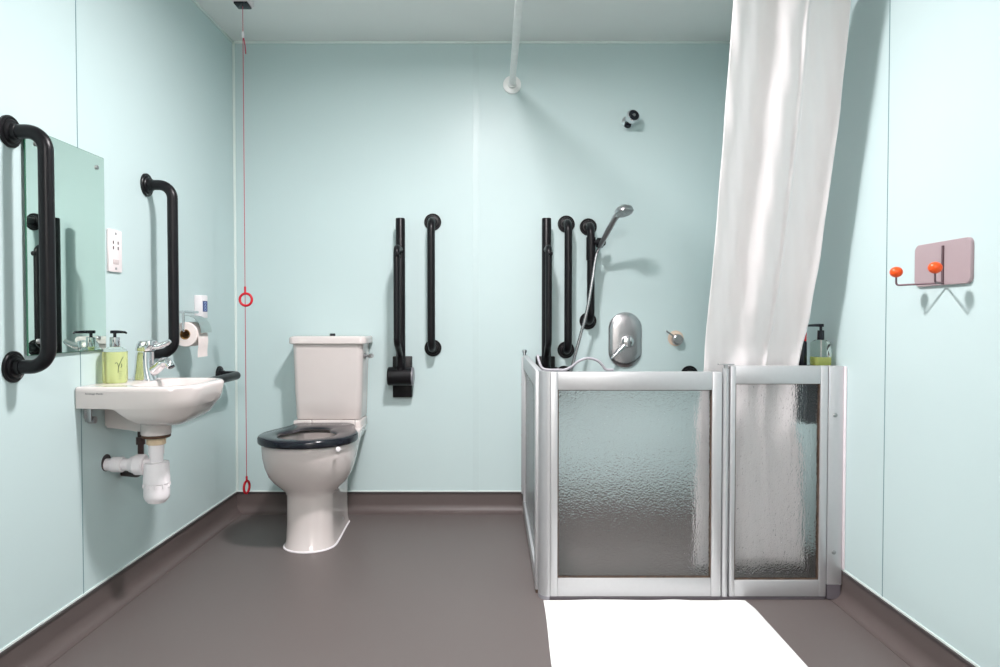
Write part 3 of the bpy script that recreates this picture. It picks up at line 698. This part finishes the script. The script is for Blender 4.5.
el = thing('shower_outlet', 'small chrome shower outlet with a black nozzle high on the back wall', 'shower outlet', (.695, YB, 2.0))
b = N(); lathe(b, [(.030,0),(.030,.005),(.018,.012),(.014,.03)], (.690,YB,1.998), (0,-1,0), 24); tube(b, [(.690,YB-.02,1.998),(.692,YB-.05,1.997),(.695,YB-.07,1.992)], .015, 16); obj('arm', b, M['chrome'], el, 40)
b = N(); lathe(b, [(.016,0),(.030,.012),(.033,.03),(.033,.045),(.030,.048)], (.692,YB-.045,1.994), (.25,-.9,.25), 28); hd = obj('nozzle_body', b, M['chrome'], el, 40)
b = N(); lathe(b, [(.027,0),(.027,.003),(.010,.004),(.009,.001),(.0,.001)], Vector((.692,YB-.045,1.994))+Vector((.25,-.9,.25)).normalized()*.047, (.25,-.9,.25), 28); nz_ = obj('nozzle_face', b, M['blackgloss'], hd, label='black nozzle face')
b = N(); lathe(b, [(.007,0),(.007,.004),(.0,.005)], Vector((.692,YB-.045,1.994))+Vector((.25,-.9,.25)).normalized()*.049, (.25,-.9,.25), 16); obj('nozzle_centre', b, M['steel'], hd, label='pale centre dot')
b = N(); lathe(b, [(.014,0),(.017,.004),(.017,.022),(.012,.024)], (.686,YB-.035,1.985), (-.15,-.5,-.8), 18); obj('cap_nut', b, M['blackgloss'], el, label='dark cap nut')

# ------------------------------------------------------------------ caddy with bottles behind the door
KX0, KX1, KY0, KY1, KZ0, KZ1 = 1.185, 1.228, 2.434, 2.535, .62, .826
cad = thing('shower_caddy', 'dark shower caddy on the right wall behind the door glass', 'shower caddy', (XR, 2.5, .7))
KX0 = 1.118
b = N(); box(b, KX0, XR, KY0, KY1, KZ1-.008, KZ1, .002); obj('top_shelf', b, M['caddy'], cad)
b = N(); box(b, KX0+.012, XR, KY0+.004, KY1, KZ0, KZ0+.008, .002); box(b, KX0+.012, KX0+.018, KY0+.004, KY1, KZ0, KZ1-.008, .002); box(b, KX0+.018, XR, KY1-.006, KY1, KZ0, KZ1-.008, .002); box(b, KX0+.018, XR, KY0+.004, KY0+.01, KZ0, KZ0+.15, .002)
obj('basket', b, M['caddy'], cad)
soap('soap_dispenser', 'clear square pump bottle with a little green soap left, behind the shower door top', 1.197, 2.475, KZ1, .0285, .078, .055, M['liquid2'], M['blackgloss'], M['blackgloss'], 'soap pump bottles', pi, True, .42)
bt = thing('shampoo_bottle', 'slim black bottle with a red cap half hidden by the curtain edge', 'bottle', (1.143, 2.48, KZ1))
b = N(); lathe(b, [(.018,0),(.0195,.004),(.019,.085),(.0165,.090),(.012,.092)], (1.142,2.508,KZ1), (0,0,1), 24); obj('bottle_body', b, M['blackgloss'], bt, 40)
b = N(); lathe(b, [(.0175,0),(.0175,.03),(.013,.05),(.006,.056)], (1.142,2.508,KZ1+.09), (0,0,1), 20); obj('cap', b, M['red'], bt, 40, label='red cap')

# ------------------------------------------------------------------ coat hook on the right wall
hk = thing('coat_hook', 'mauve wall plate with two orange-tipped coat hooks on the right wall', 'coat hook', (XR, 1.86, 1.15))
b = N(); lp = []
def plate(e, x): # outline in y,z
    out = []
    y0, y1, z0, z1, r = 1.760+e, 1.994-e, 1.090+e, 1.211-e, .018
    for cy, cz, a0 in ((y0+r,z0+r,pi),(y1-r,z0+r,1.5*pi),(y1-r,z1-r,0),(y0+r,z1-r,.5*pi)):
        for k in range(7): a = a0+k/6*pi/2; out.append((x, cy+r*math.cos(a), cz+r*math.sin(a)))
    return out
loft(b, [plate(0,XR), plate(0,XR-.007), plate(.0015,XR-.009)]); obj('back_plate', b, M['mauve'], hk, 40)
b = N(); cyl(b, (XR-.011,1.866,1.198), (XR-.011,1.866,1.092), .0035, 12); obj('centre_rod', b, M['mauvedark'], hk)
for yy in (1.960, 1.788):
    b = N(); tube(b, fillet([(XR-.011,1.866,1.096), (1.163,yy,1.094), (1.163,yy,1.118)], .008, 6), .0028, 10); arm = obj('hook_arm', b, M['mauvedark'], hk, 50)
    b = N(); lathe(b, [(.017*math.sin(k/16*pi), -.0155*math.cos(k/16*pi)) for k in range(17)], (1.163,yy,1.132), (0,0,1), 28); obj('ball_tip', b, M['orange'], arm, 60, label='orange ball tip')

# ------------------------------------------------------------------ lamps
LX, LY = -.05, 1.98
lt = thing('ceiling_light', 'round flush ceiling light above the middle of the room', 'ceiling light', (LX, LY, ZC))
b = N(); lathe(b, [(.17,0),(.17,.02),(.15,.024),(.145,.018),(.0,.018)], (LX,LY,ZC), (0,0,-1), 40); obj('housing', b, M['housing'], lt)
b = N(); lathe(b, [(.143,0),(.143,.003),(.0,.004)], (LX,LY,ZC-.019), (0,0,-1), 40); obj('diffuser', b, emis('lit_diffuser', (1,.96,.93), 1.2), lt)
def area(name, loc, size, power, col, shape='DISK', sy=None, rot=(0,0,0)):
    d = bpy.data.lights.new(name, 'AREA'); d.shape = shape; d.size = size
    if sy: d.size_y = sy
    d.energy = power; d.color = col
    o = bpy.data.objects.new(name, d); C.objects.link(o); o.location = loc; o.rotation_euler = rot; return o
LAMP = area('ceiling_lamp', (LX, LY, ZC-.03), .2, 51, (1,.95,.965))
LAMP.data.spread = math.radians(175)
ht = thing('hall_fill', 'added square fill light on the hall ceiling, unseen outside the doorway', 'ceiling light', (.05, -1.2, 2.5))  # unseen fill light added to brighten the room from the camera side
b = N(); box(b, -.35, .45, -1.6, -.8, 2.48, 2.5, .004); obj('housing', b, M['housing'], ht)
b = N(); box(b, -.32, .42, -1.57, -.83, 2.476, 2.48, .001); obj('diffuser', b, emis('hall_fill_glow', (1,.98,.96), 4), ht)
area('hall_fill_lamp', (.05, -1.2, 2.46), .7, 90, (1,.955,.97), 'SQUARE')  # added fill shining in through the doorway

w = bpy.data.worlds.new('world'); bpy.context.scene.world = w; w.use_nodes = True
w.node_tree.nodes['Background'].inputs[0].default_value = (.8,.85,.9,1); w.node_tree.nodes['Background'].inputs[1].default_value = .2

# ------------------------------------------------------------------ camera
cd = bpy.data.cameras.new('camera'); cam = bpy.data.objects.new('camera', cd); C.objects.link(cam)
cd.sensor_width = 36; cd.lens = 680*36/1000; cd.shift_x = .008; cd.clip_start = .02
cam.location = (0,0,1.0); cam.rotation_euler = (pi/2-math.atan(15.5/680), 0, 0)
S = bpy.context.scene; S.camera = cam
S.view_settings.view_transform = 'Standard'; S.view_settings.look = 'None'; S.view_settings.gamma = 1; S.view_settings.exposure = 0.12
S.view_settings.use_curve_mapping = False
S.cycles.use_denoising = True; S.cycles.max_bounces = 14; S.cycles.diffuse_bounces = 8; S.cycles.transmission_bounces = 10; S.cycles.caustics_refractive = True; S.cycles.sample_clamp_indirect = 6
